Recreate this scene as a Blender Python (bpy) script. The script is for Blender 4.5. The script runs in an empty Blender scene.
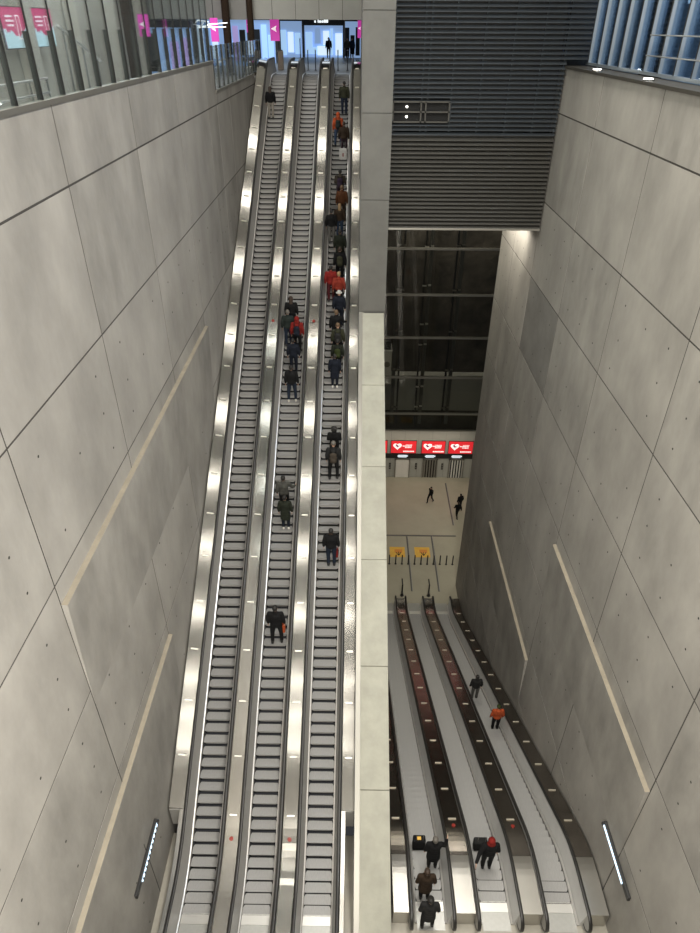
import bpy, bmesh, math, random
from mathutils import Vector, Matrix
R = random.Random(7)
C = bpy.context.scene.collection
PI = math.pi
T30 = math.tan(PI/6)

# ------------------------------------------------------------------ materials
def mat(name, col, rough=.6, metal=0., noise=0., nscale=3., bump=0., bscale=8., emit=0., ecol=None, spec=.5, stretch=(1,1,1), ramp=(.3,.7)):
    m = bpy.data.materials.new(name); m.use_nodes = True
    nt = m.node_tree; b = nt.nodes['Principled BSDF']
    b.inputs['Base Color'].default_value = (*col, 1)
    b.inputs['Roughness'].default_value = rough
    b.inputs['Metallic'].default_value = metal
    b.inputs['Specular IOR Level'].default_value = spec
    if noise or bump:
        tc = nt.nodes.new('ShaderNodeTexCoord'); mp = nt.nodes.new('ShaderNodeMapping')
        mp.inputs['Scale'].default_value = stretch
        nt.links.new(tc.outputs['Object'], mp.inputs['Vector'])
    if noise:
        n = nt.nodes.new('ShaderNodeTexNoise'); n.inputs['Scale'].default_value = nscale
        n.inputs['Detail'].default_value = 6; n.inputs['Roughness'].default_value = .6
        nt.links.new(mp.outputs['Vector'], n.inputs['Vector'])
        r = nt.nodes.new('ShaderNodeValToRGB')
        r.color_ramp.elements[0].position = ramp[0]; r.color_ramp.elements[1].position = ramp[1]
        r.color_ramp.elements[0].color = (*[c*(1-noise) for c in col], 1)
        r.color_ramp.elements[1].color = (*[min(1, c*(1+noise)) for c in col], 1)
        nt.links.new(n.outputs['Fac'], r.inputs['Fac']); nt.links.new(r.outputs['Color'], b.inputs['Base Color'])
    if bump:
        n2 = nt.nodes.new('ShaderNodeTexNoise'); n2.inputs['Scale'].default_value = bscale; n2.inputs['Detail'].default_value = 1
        nt.links.new(mp.outputs['Vector'], n2.inputs['Vector'])
        bp = nt.nodes.new('ShaderNodeBump'); bp.inputs['Strength'].default_value = 1.; bp.inputs['Distance'].default_value = bump
        nt.links.new(n2.outputs['Fac'], bp.inputs['Height']); nt.links.new(bp.outputs['Normal'], b.inputs['Normal'])
    if emit:
        b.inputs['Emission Color'].default_value = (*(ecol or col), 1); b.inputs['Emission Strength'].default_value = emit
    return m

def glass_mat(name, tint, gloss, rough=.02):
    m = bpy.data.materials.new(name); m.use_nodes = True; nt = m.node_tree
    nt.nodes.remove(nt.nodes['Principled BSDF']); out = nt.nodes['Material Output']
    t = nt.nodes.new('ShaderNodeBsdfTransparent'); t.inputs['Color'].default_value = (*tint, 1)
    g = nt.nodes.new('ShaderNodeBsdfGlossy'); g.inputs['Roughness'].default_value = rough; g.inputs['Color'].default_value = (.9,.95,1,1)
    f = nt.nodes.new('ShaderNodeFresnel'); f.inputs['IOR'].default_value = 1.35
    ad = nt.nodes.new('ShaderNodeMath'); ad.operation = 'MULTIPLY_ADD'; ad.inputs[1].default_value = gloss; ad.inputs[2].default_value = .015; ad.use_clamp = True
    x = nt.nodes.new('ShaderNodeMixShader')
    nt.links.new(f.outputs[0], ad.inputs[0]); nt.links.new(ad.outputs[0], x.inputs[0])
    nt.links.new(t.outputs[0], x.inputs[1]); nt.links.new(g.outputs[0], x.inputs[2]); nt.links.new(x.outputs[0], out.inputs['Surface'])
    return m

M = {}
M['conc_a'] = mat('concrete_light', (.325,.309,.282), .62, noise=.21, nscale=.55, bump=.004, bscale=5, stretch=(1,1,.6))
M['conc_b'] = mat('concrete_mid', (.298,.284,.259), .62, noise=.25, nscale=.7, bump=.004, bscale=5, stretch=(1,1,.5))
M['conc_c'] = mat('concrete_dark', (.215,.207,.192), .62, noise=.18, nscale=.9, bump=.004, bscale=5)
M['pillar'] = mat('pillar_concrete', (.135,.133,.122), .62, noise=.14, nscale=.8, bump=.004, bscale=5)
M['joint'] = mat('joint_shadow_gap', (.055,.05,.045), .9)
M['hole'] = mat('tie_hole', (.03,.028,.025), .9)
M['coping'] = mat('coping_concrete', (.36,.355,.295), .6, noise=.14, nscale=1.2, bump=.003, bscale=9)
M['ledge'] = mat('ledge_stone', (.29,.255,.195), .7, noise=.12, nscale=2)
M['deck'] = mat('brushed_steel_deck', (.47,.455,.42), .135, 1., noise=.05, nscale=1.4, bump=.008, bscale=.8, stretch=(1.3,1,1))
M['deckflat'] = mat('satin_steel_deck', (.47,.455,.42), .30, 1., noise=.05, nscale=1.4)
M['deckdark'] = mat('steel_deck_dark_reflection', (.30,.275,.25), .22, 1., noise=.06, nscale=1.5, bump=.008, bscale=1.1)  # steel darkened in colour to carry the dark reflection on the descending slope
M['panel'] = mat('balustrade_steel', (.40,.39,.37), .45, .3, noise=.06, nscale=2)
M['panelpale'] = mat('balustrade_steel_pale', (.62,.615,.60), .45, .3, noise=.05, nscale=2)
M['strip'] = mat('skirt_strip_aluminium', (.86,.85,.82), .32, .7)
M['skirt'] = mat('skirt_steel', (.22,.21,.20), .4, 1.)
M['tread'] = mat('step_aluminium', (.33,.327,.32), .5, .4, noise=.08, nscale=6, stretch=(5,1,1))
M['riser'] = mat('step_riser_aluminium', (.50,.49,.475), .5, .3)
M['gap'] = mat('step_gap_shade_black', (.02,.02,.02), .8, spec=.1)  # step gaps, painted step shade and the louvre window pane
M['comb'] = mat('comb_plate_steel', (.66,.65,.62), .35, 1.)
M['rubber'] = mat('handrail_rubber', (.018,.017,.016), .38)
M['stop'] = mat('slide_stop_steel', (.75,.73,.66), .3, 1.)
M['stopd'] = mat('slide_stop_bronze', (.62,.58,.48), .4, .6)
M['red'] = mat('stop_button_red', (.30,.03,.02), .5)
M['floor'] = mat('landing_stone', (.36,.34,.29), .45, noise=.12, nscale=1.5)
M['lobby'] = mat('lobby_terrazzo', (.38,.355,.27), .4, noise=.08, nscale=.5)
M['plate'] = mat('floor_plate_steel', (.42,.42,.40), .42, .9, noise=.05, nscale=8)
M['lobbywall'] = mat('enamel_panel_grey', (.40,.40,.36), .45, noise=.04, nscale=1)
M['louv'] = mat('louvre_bronze', (.060,.058,.052), .45, .5)
M['louvu'] = mat('louvre_blue_grey', (.048,.056,.064), .45, .5)
M['dark'] = mat('dark_metal', (.035,.035,.035), .5, .3)
M['black'] = mat('black_metal', (.012,.012,.012), .5)
M['void'] = mat('rock_cavern', (.075,.066,.055), .9, noise=.6, nscale=.55, bump=.1, bscale=1)
M['rail'] = mat('guide_rail_steel', (.16,.16,.155), .45, .6)
M['frame'] = mat('transom_steel', (.30,.29,.26), .4, .7)
M['glass'] = glass_mat('clear_glass', (.88,.91,.90), .6)
M['dglass'] = glass_mat('smoked_glass', (.75,.75,.72), .25)
M['bglass'] = glass_mat('blue_glass', (.68,.77,.86), .5)
M['fin'] = mat('grey_green_fin', (.055,.058,.052), .4, .3)
M['mull'] = mat('mullion_alu', (.33,.38,.43), .4, .5)
M['bluewall'] = mat('blue_lit_hall', (.30,.37,.44), .7, noise=.3, nscale=.35)
M['ledgemetal'] = mat('ledge_metal', (.065,.06,.05), .5, .3)
M['brown'] = mat('brown_column', (.055,.038,.028), .5)
M['galwall'] = mat('gallery_plaster', (.50,.47,.41), .7, noise=.06, nscale=.6)
M['galfloor'] = mat('gallery_floor', (.36,.35,.33), .4, noise=.08, nscale=1)
M['soffit'] = mat('soffit_panel', (.34,.34,.31), .5, noise=.05, nscale=1)
M['ceil'] = mat('ceiling_grey', (.26,.255,.24), .8, noise=.1, nscale=.5)
M['lamp'] = mat('lamp_white', (1,.97,.9), .5, emit=9, ecol=(1,.95,.85))
M['led'] = mat('led_blue_white', (.7,.85,1), .5, emit=1.1, ecol=(.62,.82,1))
M['screenred'] = mat('screen_red', (.75,.02,.03), .4, emit=.36, ecol=(.90,.03,.04))
M['screenwhite'] = mat('screen_white', (1,1,1), .4, emit=.5, ecol=(1,.93,.9))
M['screenviolet'] = mat('screen_maroon', (.2,.02,.06), .4, emit=.25, ecol=(.35,.02,.1))
M['indicator'] = mat('indicator_blue_white', (.8,.9,1), .4, emit=.4, ecol=(.75,.88,1))
M['postpink'] = mat('poster_pink', (.62,.08,.2), .4, emit=.30, ecol=(.72,.07,.24))
M['postblue'] = mat('poster_pale_blue', (.55,.75,.82), .4, emit=.34, ecol=(.55,.82,.92))
M['postwhite'] = mat('poster_white', (.9,.85,.88), .4, emit=.5, ecol=(1,.85,.9))
M['banner'] = mat('banner_magenta', (.62,.06,.40), .5, emit=.35, ecol=(.75,.06,.5))
M['shopblue'] = mat('shop_light_blue', (.35,.6,.9), .5, noise=0, emit=.62, ecol=(.42,.66,.96))
M['shoppale'] = mat('shop_light_pale', (.7,.85,1), .5, emit=.7, ecol=(.70,.86,1))
M['shopmid'] = mat('shop_light_mid', (.25,.4,.7), .5, emit=.42, ecol=(.33,.50,.80))
M['shopviolet'] = mat('shop_light_violet', (.4,.3,.7), .5, emit=.4, ecol=(.5,.42,.75))
M['neon'] = mat('neon_white', (1,1,1), .5, emit=.9, ecol=(.9,.97,1))
M['yellow'] = mat('floor_sticker_yellow', (.78,.46,.07), .5, noise=.08, nscale=3)
M['orangep'] = mat('sticker_orange', (.72,.28,.05), .5)
M['tan'] = mat('bin_tan', (.45,.38,.30), .6)
M['white'] = mat('door_white', (.80,.78,.72), .4, noise=.03, nscale=1)
M['cargrey'] = mat('lift_car_panel', (.40,.39,.35), .45, .3)
# clothing
def cloth(n, c): M[n] = mat('cloth_'+n, tuple(v*.62 for v in c), .85, noise=.18, nscale=9, spec=.2)
for n, c in dict(blk=(.012,.012,.013), navy=(.014,.018,.03), olive=(.05,.052,.03), dkgreen=(.025,.03,.02), green=(.045,.06,.018),
    brown=(.05,.032,.02), rust=(.13,.05,.02), redj=(.28,.022,.018), orange=(.60,.11,.035), orangered=(.36,.05,.03), charcoal=(.03,.03,.03), taupe=(.08,.065,.05),
    cream=(.46,.42,.36), jeans=(.05,.08,.14), dkjeans=(.022,.032,.055), greytr=(.16,.155,.145), purple=(.045,.028,.05), teal=(.028,.038,.034), white_c=(.68,.66,.62),
    maroon=(.09,.015,.018), plum=(.05,.03,.04), greyjk=(.09,.09,.08)).items(): cloth(n, c)
M['skin'] = mat('skin', (.50,.30,.21), .55)
for n, c in dict(h_blk=(.010,.009,.008), h_brn=(.035,.020,.012), h_grey=(.12,.11,.095), h_blond=(.30,.20,.10), h_ltbrn=(.12,.075,.04)).items(): M[n] = mat('hair_'+n[2:], c, .6, noise=.2, nscale=30)
M['eyes'] = mat('eye_dark', (.02,.015,.012), .3)
M['sole'] = mat('shoe_black', (.015,.015,.015), .5)
M['shoew'] = mat('shoe_white', (.62,.60,.55), .6)

# ------------------------------------------------------------------ mesh helpers
class MB:
    def __init__(s): s.v=[]; s.f=[]; s.mi=[]; s.ms=[]; s.sm=[]
    def m(s, name):
        if name not in s.ms: s.ms.append(name)
        return s.ms.index(name)
    def add(s, vs, fs, mn, smooth=False):
        o=len(s.v); i=s.m(mn); s.v += [tuple(p) for p in vs]
        for f in fs: s.f.append([o+k for k in f]); s.mi.append(i); s.sm.append(smooth)
    def box(s, x0,x1,y0,y1,z0,z1, mn, bev=0):
        if bev:
            bm=bmesh.new(); bmesh.ops.create_cube(bm,size=1)
            for v in bm.verts: v.co=((x0+x1)/2+v.co.x*(x1-x0),(y0+y1)/2+v.co.y*(y1-y0),(z0+z1)/2+v.co.z*(z1-z0))
            bmesh.ops.bevel(bm,geom=bm.edges[:],offset=bev,segments=2,affect='EDGES',profile=.5)
            bm.verts.index_update(); s.add([v.co[:] for v in bm.verts],[[v.index for v in f.verts] for f in bm.faces],mn); bm.free(); return
        s.add([(x0,y0,z0),(x1,y0,z0),(x1,y1,z0),(x0,y1,z0),(x0,y0,z1),(x1,y0,z1),(x1,y1,z1),(x0,y1,z1)],
              [(0,3,2,1),(4,5,6,7),(0,1,5,4),(1,2,6,5),(2,3,7,6),(3,0,4,7)], mn)
    def prism_x(s, prof, x0, x1, mn):   # prof: list of (y,z), extruded along x
        n=len(prof); a=sum(prof[i][0]*prof[(i+1)%n][1]-prof[(i+1)%n][0]*prof[i][1] for i in range(n))
        if a<0: prof=prof[::-1]
        s.add([(x0,y,z) for y,z in prof]+[(x1,y,z) for y,z in prof],
              [list(range(n))[::-1], list(range(n,2*n))]+[(i,(i+1)%n,n+(i+1)%n,n+i) for i in range(n)], mn)
    def tube(s, pts, r, mn, n=8, caps=True):
        pts=[Vector(p) for p in pts]; vs=[]; fs=[]
        up=Vector((0,0,1))
        for i,p in enumerate(pts):
            d=(pts[min(i+1,len(pts)-1)]-pts[max(i-1,0)]).normalized()
            a=d.cross(up); a=Vector((1,0,0)) if a.length<1e-3 else a.normalized(); b=a.cross(d)
            rr=r[i] if isinstance(r,(list,tuple)) else r
            for k in range(n): t=2*PI*k/n; vs.append(p+a*math.cos(t)*rr+b*math.sin(t)*rr)
        for i in range(len(pts)-1):
            for k in range(n): fs.append((i*n+k,i*n+(k+1)%n,(i+1)*n+(k+1)%n,(i+1)*n+k))
        if caps: fs.append(tuple(range(n))[::-1]); fs.append(tuple(range((len(pts)-1)*n,len(pts)*n)))
        s.add(vs,fs,mn,True)
    def cyl(s, c, r, h, mn, n=16, axis='z', r2=None):
        r2=r if r2 is None else r2; vs=[]
        for q,(rr,t) in enumerate(((r,0),(r2,h))):
            for k in range(n):
                a=2*PI*k/n; u,w=rr*math.cos(a),rr*math.sin(a)
                vs.append({'z':(c[0]+u,c[1]+w,c[2]+t),'x':(c[0]+t,c[1]+u,c[2]+w),'y':(c[0]+w,c[1]+t,c[2]+u)}[axis])
        s.add(vs,[tuple(range(n))[::-1],tuple(range(n,2*n))]+[(k,(k+1)%n,n+(k+1)%n,n+k) for k in range(n)],mn)
    def sweep(s, prof, ys, zf, mn, smooth=False):  # closed profile (x,dz) along the path; ends capped
        n=len(prof); a=sum(prof[i][0]*prof[(i+1)%n][1]-prof[(i+1)%n][0]*prof[i][1] for i in range(n))
        if a<0: prof=prof[::-1]
        vs=[(x,y,zf(y)+d) for y in ys for x,d in prof]; k=len(ys)
        fs=[(i*n+j,(i+1)*n+j,(i+1)*n+(j+1)%n,i*n+(j+1)%n) for i in range(k-1) for j in range(n)]
        fs=[f[::-1] for f in fs]
        fs+=[tuple(range(n)),tuple(range((k-1)*n,k*n))[::-1]]
        fs=[tuple(f)[::-1] for f in fs]
        s.add(vs,[tuple(f)[::-1] for f in fs],mn,smooth)
    def mesh(s, name):
        me=bpy.data.meshes.new(name); me.from_pydata(s.v,[],s.f)
        for n in s.ms: me.materials.append(M[n])
        me.polygons.foreach_set('material_index',s.mi); me.polygons.foreach_set('use_smooth',s.sm)
        bm=bmesh.new(); bm.from_mesh(me); bmesh.ops.recalc_face_normals(bm,faces=bm.faces); bm.to_mesh(me); bm.free()
        me.update(); return me
    def build(s, name, parent=None, loc=None): return link(name, s.mesh(name), parent, loc)

def link(name, me, parent=None, loc=None, mats=None):
    o=bpy.data.objects.new(name, me); C.objects.link(o)
    if parent: o.parent=parent
    if loc: o.location=loc
    if mats:
        for i,mn in enumerate(mats): o.material_slots[i].link='OBJECT'; o.material_slots[i].material=M[mn]
    return o
def tag(o,label,cat,group=None,kind=None):
    o['label']=label; o['category']=cat
    if group: o['group']=group
    if kind: o['kind']=kind
    return o
def empty(name, loc, label, cat, group=None):
    o=bpy.data.objects.new(name,None); C.objects.link(o); o.location=loc; o.empty_display_size=.2
    return tag(o,label,cat,group)
def struct(o): o['kind']='structure'; return o
def box1(name, b, mn, parent=None, bev=0):
    m=MB(); m.box(*b,mn,bev); return m.build(name,parent)
def frange(a,b,st):
    n=max(1,int(round((b-a)/st))); return [a+(b-a)*i/n for i in range(n+1)]

# ------------------------------------------------------------------ escalator paths
def mkpath(pts,w=1.0):
    def f(y):
        n=len(pts)
        for i in range(1,n-1):
            yc,zc=pts[i]; a=(zc-pts[i-1][1])/(yc-pts[i-1][0]); b=(pts[i+1][1]-zc)/(pts[i+1][0]-yc)
            if abs(y-yc)<w: return zc+a*(y-yc)+(b-a)*(y-yc+w)**2/(4*w)
        for i in range(n-1):
            if y<=pts[i+1][0] or i==n-2:
                return pts[i][1]+(pts[i+1][1]-pts[i][1])/(pts[i+1][0]-pts[i][0])*(y-pts[i][0])
    return f
ZL=-24.94; ZU=ZL+T30*38.44; ZB=ZL-T30*24.3
UP=mkpath([(0,ZL),(10.80,ZL),(49.24,ZU),(70,ZU)])
DN=mkpath([(0,ZL),(11.64,ZL),(35.94,ZB),(70,ZB)])
def samples(a,b,corners):
    ys={a,b}
    for c in corners:
        for i in range(-6,7):
            y=c+i*.2
            if a<y<b: ys.add(y)
    for y in frange(a,b,1.6): ys.add(y)
    out=[]
    for y in sorted(ys):
        if not out or y-out[-1]>.02: out.append(y)
    return out

STEP=.356
def step_mesh(up):
    m=MB(); sgn=1 if up else -1
    rise=.2055
    prof=[(STEP-.004,0),(0,0),(.006,-.012),(.03,-.05),(.045,-.10),(.052,-.16),(.054,-rise-.01),(STEP-.004,-.06)]
    prof=[(sgn*y,z) for y,z in prof]
    m.prism_x(prof,-.465,.465,'tread')
    for i in range(len(m.f)):
        pass
    # dark demarcation along the back of the tread and thin lip at the nosing
    m.box(-.465,.465,*sorted((sgn*(STEP-.030),sgn*(STEP-.004))),-.004,.0055,'gap')
    for sx in (-1,1):  # skirt-brush shade at the back corners, painted as black shapes
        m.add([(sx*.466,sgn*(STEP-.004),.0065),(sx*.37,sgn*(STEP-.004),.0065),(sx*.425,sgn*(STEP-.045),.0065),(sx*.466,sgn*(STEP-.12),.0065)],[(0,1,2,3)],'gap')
    # raised cleats on tread and riser
    for k in range(-11,12):
        x=k*.04
        m.box(x-.010,x+.010,*sorted((sgn*.006,sgn*(STEP-.022))),-.004,.005,'tread')
    # shade at the riser foot and its corners, painted as black faces
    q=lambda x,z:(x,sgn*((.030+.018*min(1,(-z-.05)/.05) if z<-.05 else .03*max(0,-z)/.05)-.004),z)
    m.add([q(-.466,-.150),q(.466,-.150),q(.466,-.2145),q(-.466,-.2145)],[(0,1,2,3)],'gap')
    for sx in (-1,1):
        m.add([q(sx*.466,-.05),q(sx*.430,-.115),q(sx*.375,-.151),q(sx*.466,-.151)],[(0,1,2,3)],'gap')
    # riser faces use the riser metal
    ri=m.m('riser')
    for i,f in enumerate(m.f[:10]):
        pts=[m.v[k] for k in f]
        if len(f)==4 and all(abs(p[1])<.056 for p in pts): m.mi[i]=ri
    return m.mesh('step')
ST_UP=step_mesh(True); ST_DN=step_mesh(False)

def escalator(name,xc,up,label,group):
    path=UP if up else DN
    corners=(10.8,49.24) if up else (11.64,35.94)
    y0,y1=(6.6,53.0) if up else (9.45,37.4)
    c0,c1=(9.6,51.7) if up else (10.1,36.6)      # comb lines
    e=empty(name,(xc,y0,path(y0)),label,'escalator',group)
    ox,oy,oz=xc,y0,path(y0)
    zf=lambda y:path(y)-oz
    ys=samples(y0,y1,corners)
    P=lambda pr:[(x,d) for x,d in pr]
    def sw(nm,prof,mn,parent=e,yy=None,smooth=False):
        m=MB(); yv=yy or ys
        m.sweep(prof,yv,path,mn,smooth)
        m.v=[(x,y-oy,z-oz) for x,y,z in m.v]
        return m.build(nm,parent)
    for sd in (-1,1):
        sw('inner_panel',[(sd*.535,.03),(sd*.655,.82),(sd*.748,.82),(sd*.748,-.2),(sd*.535,-.2)],'panel' if up else 'panelpale')
        sk=sw('skirt',[(sd*.472,-.22),(sd*.472,.03),(sd*.533,.03),(sd*.533,-.22)],'skirt')
        sw('skirt_strip',[(sd*.492,.031),(sd*.494,.05),(sd*.530,.066),(sd*.532,.031)] if up else [(sd*.474,.031),(sd*.476,.055),(sd*.532,.10),(sd*.533,.031)],'strip',parent=sk)
        # handrail: flat D profile along the path with a loop at both newels
        m=MB(); hw,hh=.060,.033; cz=.90; r=.36
        pts=[]
        for i in range(9):
            a=PI/2+PI*(1-i/8); 
            pts.append((y0+r*math.cos(a)-.0, path(y0)+cz-r+r*math.sin(a)))
        pts+=[(y,path(y)+cz) for y in ys]
        for i in range(9):
            a=PI/2-PI*i/8; pts.append((y1+r*math.cos(a),path(y1)+cz-r+r*math.sin(a)))
        vs=[];n=8
        for i,(y,z) in enumerate(pts):
            q0=pts[max(i-1,0)]; q1=pts[min(i+1,len(pts)-1)]
            t=Vector((q1[0]-q0[0],q1[1]-q0[1])).normalized(); nz=(-t.y,t.x)
            for k in range(n):
                a=2*PI*k/n+PI/8; ux=math.copysign(abs(math.cos(a))**.6,math.cos(a))*hw; uz=math.copysign(abs(math.sin(a))**.6,math.sin(a))*hh
                vs.append((sd*.70+ux,y+nz[0]*uz-oy,z+nz[1]*uz-oz))
        fs=[(i*n+k,i*n+(k+1)%n,(i+1)*n+(k+1)%n,(i+1)*n+k) for i in range(len(pts)-1) for k in range(n)]
        fs+=[tuple(range(n))[::-1],tuple(range((len(pts)-1)*n,len(pts)*n))]
        m.add(vs,fs,'rubber',True); m.build('handrail',e)
        sw('handrail_guide',[(sd*.67,.821),(sd*.67,.868),(sd*.73,.868),(sd*.73,.821)],'skirt')
        for yy,dr in ((y0,-1),(y1,1)):
            m=MB(); n=10; prof=[(yy,path(yy)+.82),(yy,path(yy)+.0)]
            prof=[]
            for i in range(n+1):
                a=PI/2-PI*i/n; prof.append((yy+dr*.325*math.cos(a)-oy, path(yy)+.53+.30*math.sin(a)-oz))
            prof+=[(yy+dr*.12-oy,path(yy)+.0-oz),(yy-oy,path(yy)+.0-oz)]
            m.prism_x(prof,sd*.70-.05,sd*.70+.05,'panel'); m.build('newel',e)
    n=int((c1-c0)/STEP); objs=[]
    me=ST_UP if up else ST_DN
    far=MB()
    for k in range(n):
        y=c0+STEP*(k+ (0 if up else 1)); z=path(y)
        if k<100:
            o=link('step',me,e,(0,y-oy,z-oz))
        else:
            far_list.append((e,y-oy,z-oz)) if False else objs.append((y-oy,z-oz))
    if objs:
        f=MB(); 
        for y,z in objs:
            i0=len(f.v)
            for nm in [mm.name for mm in me.materials]:
                pass
            keys={mm.name:k for k in M for mm in [M[k]]}
            for p in me.polygons:
                f.add([(me.vertices[i].co.x,me.vertices[i].co.y+y,me.vertices[i].co.z+z) for i in p.vertices],[tuple(range(len(p.vertices)))],keys[me.materials[p.material_index].name])
        o=f.build('steps',e); o['kind']='stuff'
    cend=c0+STEP*n
    for a,b in ((y0-.2,c0-.004),(cend+.004,y1+.2)):
        near=c0 if b<20 else cend
        m=MB(); z=path(near)-oz
        if b<20: m.box(-.468,.468,a-oy,b-.28-oy,z-.1,z+.004,'plate'); 
        else: m.box(-.468,.468,a+.28-oy,b-oy,z-.1,z+.004,'plate')
        m.build('floor_plate',e)
        m=MB()
        ya,yb=(b-.275,b) if b<20 else (a,a+.275)
        m.box(-.468,.468,ya-oy,yb-oy,z-.08,z+.008,'comb')
        for k in range(-11,12):
            x=k*.04+.02
            if b<20: m.box(x-.008,x+.008,yb-oy,yb+.05-oy,z+.0,z+.014,'comb')
            else: m.box(x-.008,x+.008,ya-.05-oy,ya-oy,z+.0,z+.014,'comb')
        m.build('comb_plate',e)
    return e

XA,XB,XC=-5.22,-3.18,-1.12
XD,XE,XF=2.73,4.93,7.14
escalator('escalator',XA,True,'leftmost rising escalator, almost empty, beside the left concrete wall','rising escalators')
escalator('escalator',XB,True,'middle of the three rising escalators, with scattered riders in dark coats','rising escalators')
escalator('escalator',XC,True,'rightmost rising escalator, with a long queue of riders, beside the sloped concrete coping','rising escalators')
escalator('escalator',XD,False,'left of the three descending escalators, beside the central concrete wall','descending escalators')
escalator('escalator',XE,False,'middle of the three descending escalators, rider with red hood near its top','descending escalators')
escalator('escalator',XF,False,'right of the three descending escalators, carrying the rider in orange','descending escalators')

def deck(x0,x1,up,label,buttons=(),ends=None,split=None,dx=0,tilt=0):
    path=UP if up else DN; corners=(10.8,49.24) if up else (11.64,35.94)
    y0,y1=(6.6,53.0) if up else (9.45,37.4)
    cx=(x0+x1)/2
    e=empty('deck_cladding',(cx,y0,path(y0)),label,'deck',('steel decks of the rising escalators' if up else 'dark decks of the descending escalators'))
    oy,oz=y0,path(y0)
    def piece(nm,xa,xb,ya,yb,mn,t=0):
        m=MB(); m.sweep([(xa-cx,-.2),(xa-cx,.80+t),(xa-cx+.012,.812+t),(xb-cx-.012,.812),(xb-cx,.80),(xb-cx,-.2)],samples(ya,yb,corners),path,mn)
        m.v=[(x,y-oy,z-oz) for x,y,z in m.v]; return m.build(nm,e)
    if up:
        if split:
            s0,s1=split
            piece('deck_top',x0,x1,12.3,y1,'deck',tilt); box1('end_panel',(x0-cx+.01,x1-cx-.01,12.27-oy,12.295-oy,path(12.3)-.2-oz,path(12.3)+.79-oz),'panel',e); piece('narrow_deck',s0,s1,y0,12.29,'deckflat')
        else: piece('deck_top',x0,x1,y0,y1,'deck')
        first,st=12.14,1.662; last=50
    else:
        piece('deck_top',x0,x1,11.3,y1,'deckdark'); piece('landing_deck',x0,x1,y0,11.29,'deckflat')
        first,st=12.9,1.74; last=36
    def slope(y): return (path(y+.05)-path(y-.05))/.1
    y=first; 
    me=None
    m=MB(); w=min(.15,(x1-x0)*.27); hh=.035
    m.box(-w,w,-.03,.03,0,hh,'stop' if up else 'stopd',.008)
    me=m.mesh('slide_stop')
    while y<last:
        if not (split and y<12.6):
            o=link('slide_stop',me,e,(dx,y-oy,path(y)+.812+tilt*.55-oz)); o.rotation_euler=(math.atan(slope(y)),math.atan(tilt/(x1-x0)),0)
        y+=st
    for yb in buttons:
        m=MB(); m.cyl((0,0,0),.07,.035,'red',16); m.cyl((0,0,.035),.04,.02,'red',12)
        o=m.build('stop_button',e,(dx,yb-oy,path(yb)+.812-oz)); o.rotation_euler=(math.atan(slope(yb)),0,0)
    return e
g=.772
deck(-6.53,XA-g,True,'steel deck strip between the left concrete wall and the leftmost rising escalator',split=(XA-g-.16,XA-g),tilt=.085)
deck(XA+g,XB-g,True,'steel deck strip between the leftmost and the middle rising escalators',buttons=(11.5,31.2),tilt=.03)
deck(XB+g,XC-g,True,'steel deck strip between the middle and the rightmost rising escalators',buttons=(11.5,31.2))
deck(XC+g,.11,True,'steel deck strip between the rightmost rising escalator and the central coping',split=(XC+g,XC+g+.16))
deck(1.435,XD-g,False,'dark deck strip between the central concrete wall and the left descending escalator')
deck(XD+g,XE-g,False,'dark deck strip between the left and middle descending escalators',buttons=(12.55,))
deck(XE+g,XF-g,False,'dark deck strip between the middle and right descending escalators',buttons=(12.55,))
deck(XF+g,8.53,False,'dark deck strip between the right descending escalator and the right concrete wall')

# ------------------------------------------------------------------ concrete shell
def panel_wall(name,x,nx,ycuts,zcuts,skip=None,dark=(),holes=None,thick=.5,top_slot=None,seed=1):
    rr=random.Random(seed); m=MB(); gp=.027; d=.010
    xb=x-nx*d
    m.box(*sorted((xb-nx*thick,xb)),ycuts[0],ycuts[-1],zcuts[-1],zcuts[0]-.02,'joint')
    for i in range(len(ycuts)-1):
        for j in range(len(zcuts)-1):
            z1,z0=zcuts[j],zcuts[j+1]
            mn=rr.choice(['conc_a','conc_a','conc_b'])
            if (i,j) in dark: mn='conc_c'
            if skip and skip(i,j): continue
            m.box(*sorted((xb,x)),ycuts[i]+gp,ycuts[i+1]-gp,z0+gp,z1-gp*(j>0),mn)
            if holes and j>=holes:
                for fy in (.18,.5,.82):
                    for fz in (.2,.5,.8):
                        if rr.random()<.7:
                            yy=ycuts[i]+fy*(ycuts[i+1]-ycuts[i])+rr.uniform(-.1,.1); zz=z0+fz*(z1-z0)+rr.uniform(-.08,.08)
                            m.cyl((x-nx*.02,yy,zz),.034,nx*.023,'hole',8,'x')
    return struct(m.build(name))
YC=[-.7,4.8,10.3,15.8,21.3,26.8,32.3,34.4]
ZC=[-1.43,-3.07,-6.68,-10.3,-13.92,-17.54,-21.2,-25.4]
panel_wall('wall_left',-6.6,1,YC,ZC,holes=2,seed=3)
panel_wall('wall_left_rear',-6.6,1,[34.4,37.9,43.4,47.6],[-2.6,-3.07,-6.68,-10.3,-13.92,-17.54],holes=2,seed=5)
ZR=[-1.43,-3.07,-6.68,-10.2,-14.0,-17.6,-21.4,-25.1,-28.8,-32.5,-36.2,-39.2]
panel_wall('wall_right',8.6,-1,[-.7,4.8,10.3,15.8,21.1,26.6,31.9,36.4,39.8],ZR,holes=2,dark={(5,3)},seed=11)

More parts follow.
